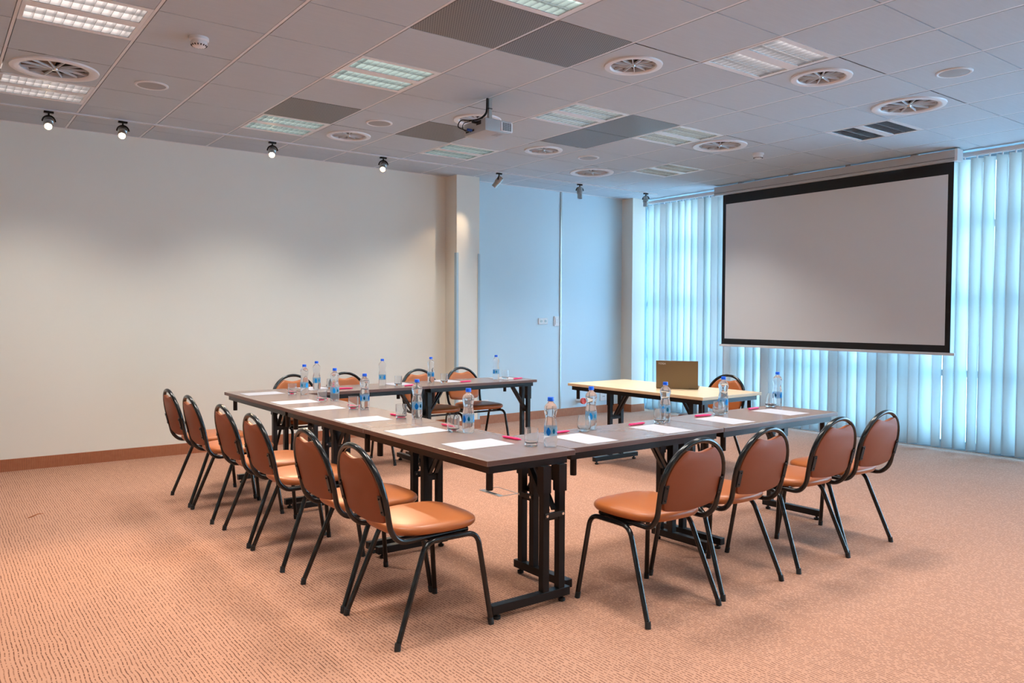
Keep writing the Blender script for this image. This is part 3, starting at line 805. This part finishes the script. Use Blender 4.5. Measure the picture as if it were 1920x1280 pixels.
cu = bpy.data.curves.new('logo', 'FONT'); cu.body = 'YOGA'; cu.size = .021; cu.extrude = .0004; cu.align_x = 'LEFT'; cu.space_character = 1.1
tmp = bpy.data.objects.new('logo_text', cu); COL.objects.link(tmp)
me = bpy.data.meshes.new_from_object(tmp.evaluated_get(bpy.context.evaluated_depsgraph_get())); bpy.data.objects.remove(tmp); bpy.data.curves.remove(cu)
me.materials.clear(); me.materials.append(M['logo'])
lg = bpy.data.objects.new('logo', me); COL.objects.link(lg); lg.parent = lid
lg.matrix_local = R @ Matrix.Translation((-.157, -.0062, .205)) @ Matrix.Rotation(PI/2, 4, 'X')

# projector --------------------------------------------------------------------
e = tag(empty('projector', (.60, .905, 2.70)), 'grey ceiling projector with black cables hanging from a short pole', 'projector')
bm = BM(); box(bm, -.135, .105, -.145, .145, 0, .095, bev=.014); body = mesh_obj('projector_body', bm, M['proj'], e, True)
bm = BM(); box(bm, .0, .112, -.152, -.128, .012, .085, bev=.010); grl = mesh_obj('vent_housing', bm, M['white'], e, True)
bm = BM()
for c_ in range(4):
    for r_ in range(9): box(bm, .018+c_*.020, .018+c_*.020+.016, -.1535, -.1518, .020+r_*.0066, .020+r_*.0066+.0036)
mesh_obj('vent_slots', bm, M['dark'], grl)
bm = BM(); lathe(bm, [(0,.0), (.034,.0), (.034,.022), (.026,.022), (.024,.012), (0,.012)], 28, cap=False)
for v in bm.verts: v.co = Vector((v.co.z+.1, v.co.x+.05, v.co.y+.05))
mesh_obj('lens', bm, M['lapd'], e, True)
bm = BM()
for y0, y1, z0, z1 in ((-.09,-.03,.055,.085), (.0,.06,.02,.035), (.07,.11,.02,.032)): box(bm, -.1365, -.1345, y0, y1, z0, z1)
mesh_obj('rear_ports', bm, M['dark'], e)
bm = BM(); box(bm, .0, .05, -.11, -.03, -.001, .0005); mesh_obj('lamp_cover', bm, M['spk'], e)
bm = BM(); box(bm, .0, .028, .0, .028, .10, H-2.70-.0006); box(bm, -.03, .06, -.03, .06, .0955, .104); pole = mesh_obj('mount_pole', bm, M['steel'], e)
bm = BM(); box(bm, -.002, .030, -.002, .030, .205, .211); mesh_obj('cable_tie', bm, M['rubber'], pole)
bm = BM()
for y in (.09, -.10): bar(bm, (.015, .015, .10), (.06, y, .098), .012, .004)
mesh_obj('mount_arm', bm, M['steel'], e)
def cable(pts, r=.0042, mm='rubber'):
    bm = BM(); tube(bm, fillet(pts, .05, 6), r, 8); return mesh_obj('cable', bm, M[mm], e, True)
cable([(-.012,.006,H-2.70-.001), (-.012,.008,.18), (-.07,.02,.12), (-.16,.04,.10), (-.19,.10,.115), (-.21,.12,.06), (-.17,.06,.03), (-.136,.04,.028)])
cable([(-.008,.018,H-2.70-.001), (-.010,.02,.17), (-.08,.0,.11), (-.17,-.02,.09), (-.18,-.04,.07), (-.137,-.05,.068)], .005)
cable([(-.006,.012,H-2.70-.001), (-.008,.014,.15), (-.10,.05,.115), (-.17,.10,.09), (-.18,.09,.04), (-.137,.085,.026)], .003)
bm = BM(); tube(bm, [(-.175,.03,.030), (-.137,.03,.030)], .010, 10); mesh_obj('blue_plug', bm, M['bluec'], e, True)['label'] = 'blue cable connector'
bm = BM(); tube(bm, [(-.185,-.05,.070), (-.137,-.05,.070)], .009, 10); mesh_obj('black_plug', bm, M['rubber'], e, True)

# ------------------------------------------------------------------ light
w = bpy.data.worlds.new('World'); sc.world = w; w.use_nodes = True
nt = w.node_tree; bg = nt.nodes['Background']
tc = nt.nodes.new('ShaderNodeTexCoord'); sp = nt.nodes.new('ShaderNodeSeparateXYZ'); cr = nt.nodes.new('ShaderNodeValToRGB')
nt.links.new(tc.outputs['Generated'], sp.inputs[0]); nt.links.new(sp.outputs[2], cr.inputs[0]); nt.links.new(cr.outputs[0], bg.inputs[0])
cr.color_ramp.elements[0].position = 0.; cr.color_ramp.elements[0].color = (.58,.87,1.,1)
cr.color_ramp.elements[1].position = .5; cr.color_ramp.elements[1].color = (.17,.53,1.,1)
bg.inputs[1].default_value = 12.
S = bpy.data.lights.new('sun', 'SUN'); S.energy = 18.; S.angle = math.radians(1.); S.color = (1., .97, .9)
so = bpy.data.objects.new('sun', S); COL.objects.link(so); so.location = (-4, -8, 12); so.rotation_euler = Vector((.50, .30, -.80)).to_track_quat('-Z', 'Y').to_euler()

# ------------------------------------------------------------------ camera
f, yaw, pitch, roll = 1470.0, 0.927038, -0.0339647, 0.00341
fwd = Vector((math.cos(yaw)*math.cos(pitch), math.sin(yaw)*math.cos(pitch), math.sin(pitch)))
r = Vector((math.sin(yaw), -math.cos(yaw), 0)); u = r.cross(fwd)
c, s = math.cos(roll), math.sin(roll); r2, u2 = r*c+u*s, u*c-r*s
cam = bpy.data.cameras.new('camera'); co = bpy.data.objects.new('camera', cam); COL.objects.link(co)
cam.sensor_width = 36; cam.lens = f*36/1920; cam.clip_start = .05
m4 = Matrix((r2, u2, -fwd)).transposed().to_4x4(); m4.translation = Vector((-2.830, -3.963, 1.357)); co.matrix_world = m4
sc.camera = co
sc.view_settings.view_transform = 'Standard'; sc.view_settings.look = 'None'; sc.view_settings.gamma = 1.; sc.view_settings.use_curve_mapping = False
sc.view_settings.exposure = .16
sc.cycles.use_denoising = True
sc.cycles.max_bounces = 12; sc.cycles.transmission_bounces = 12; sc.cycles.sample_clamp_indirect = 4.
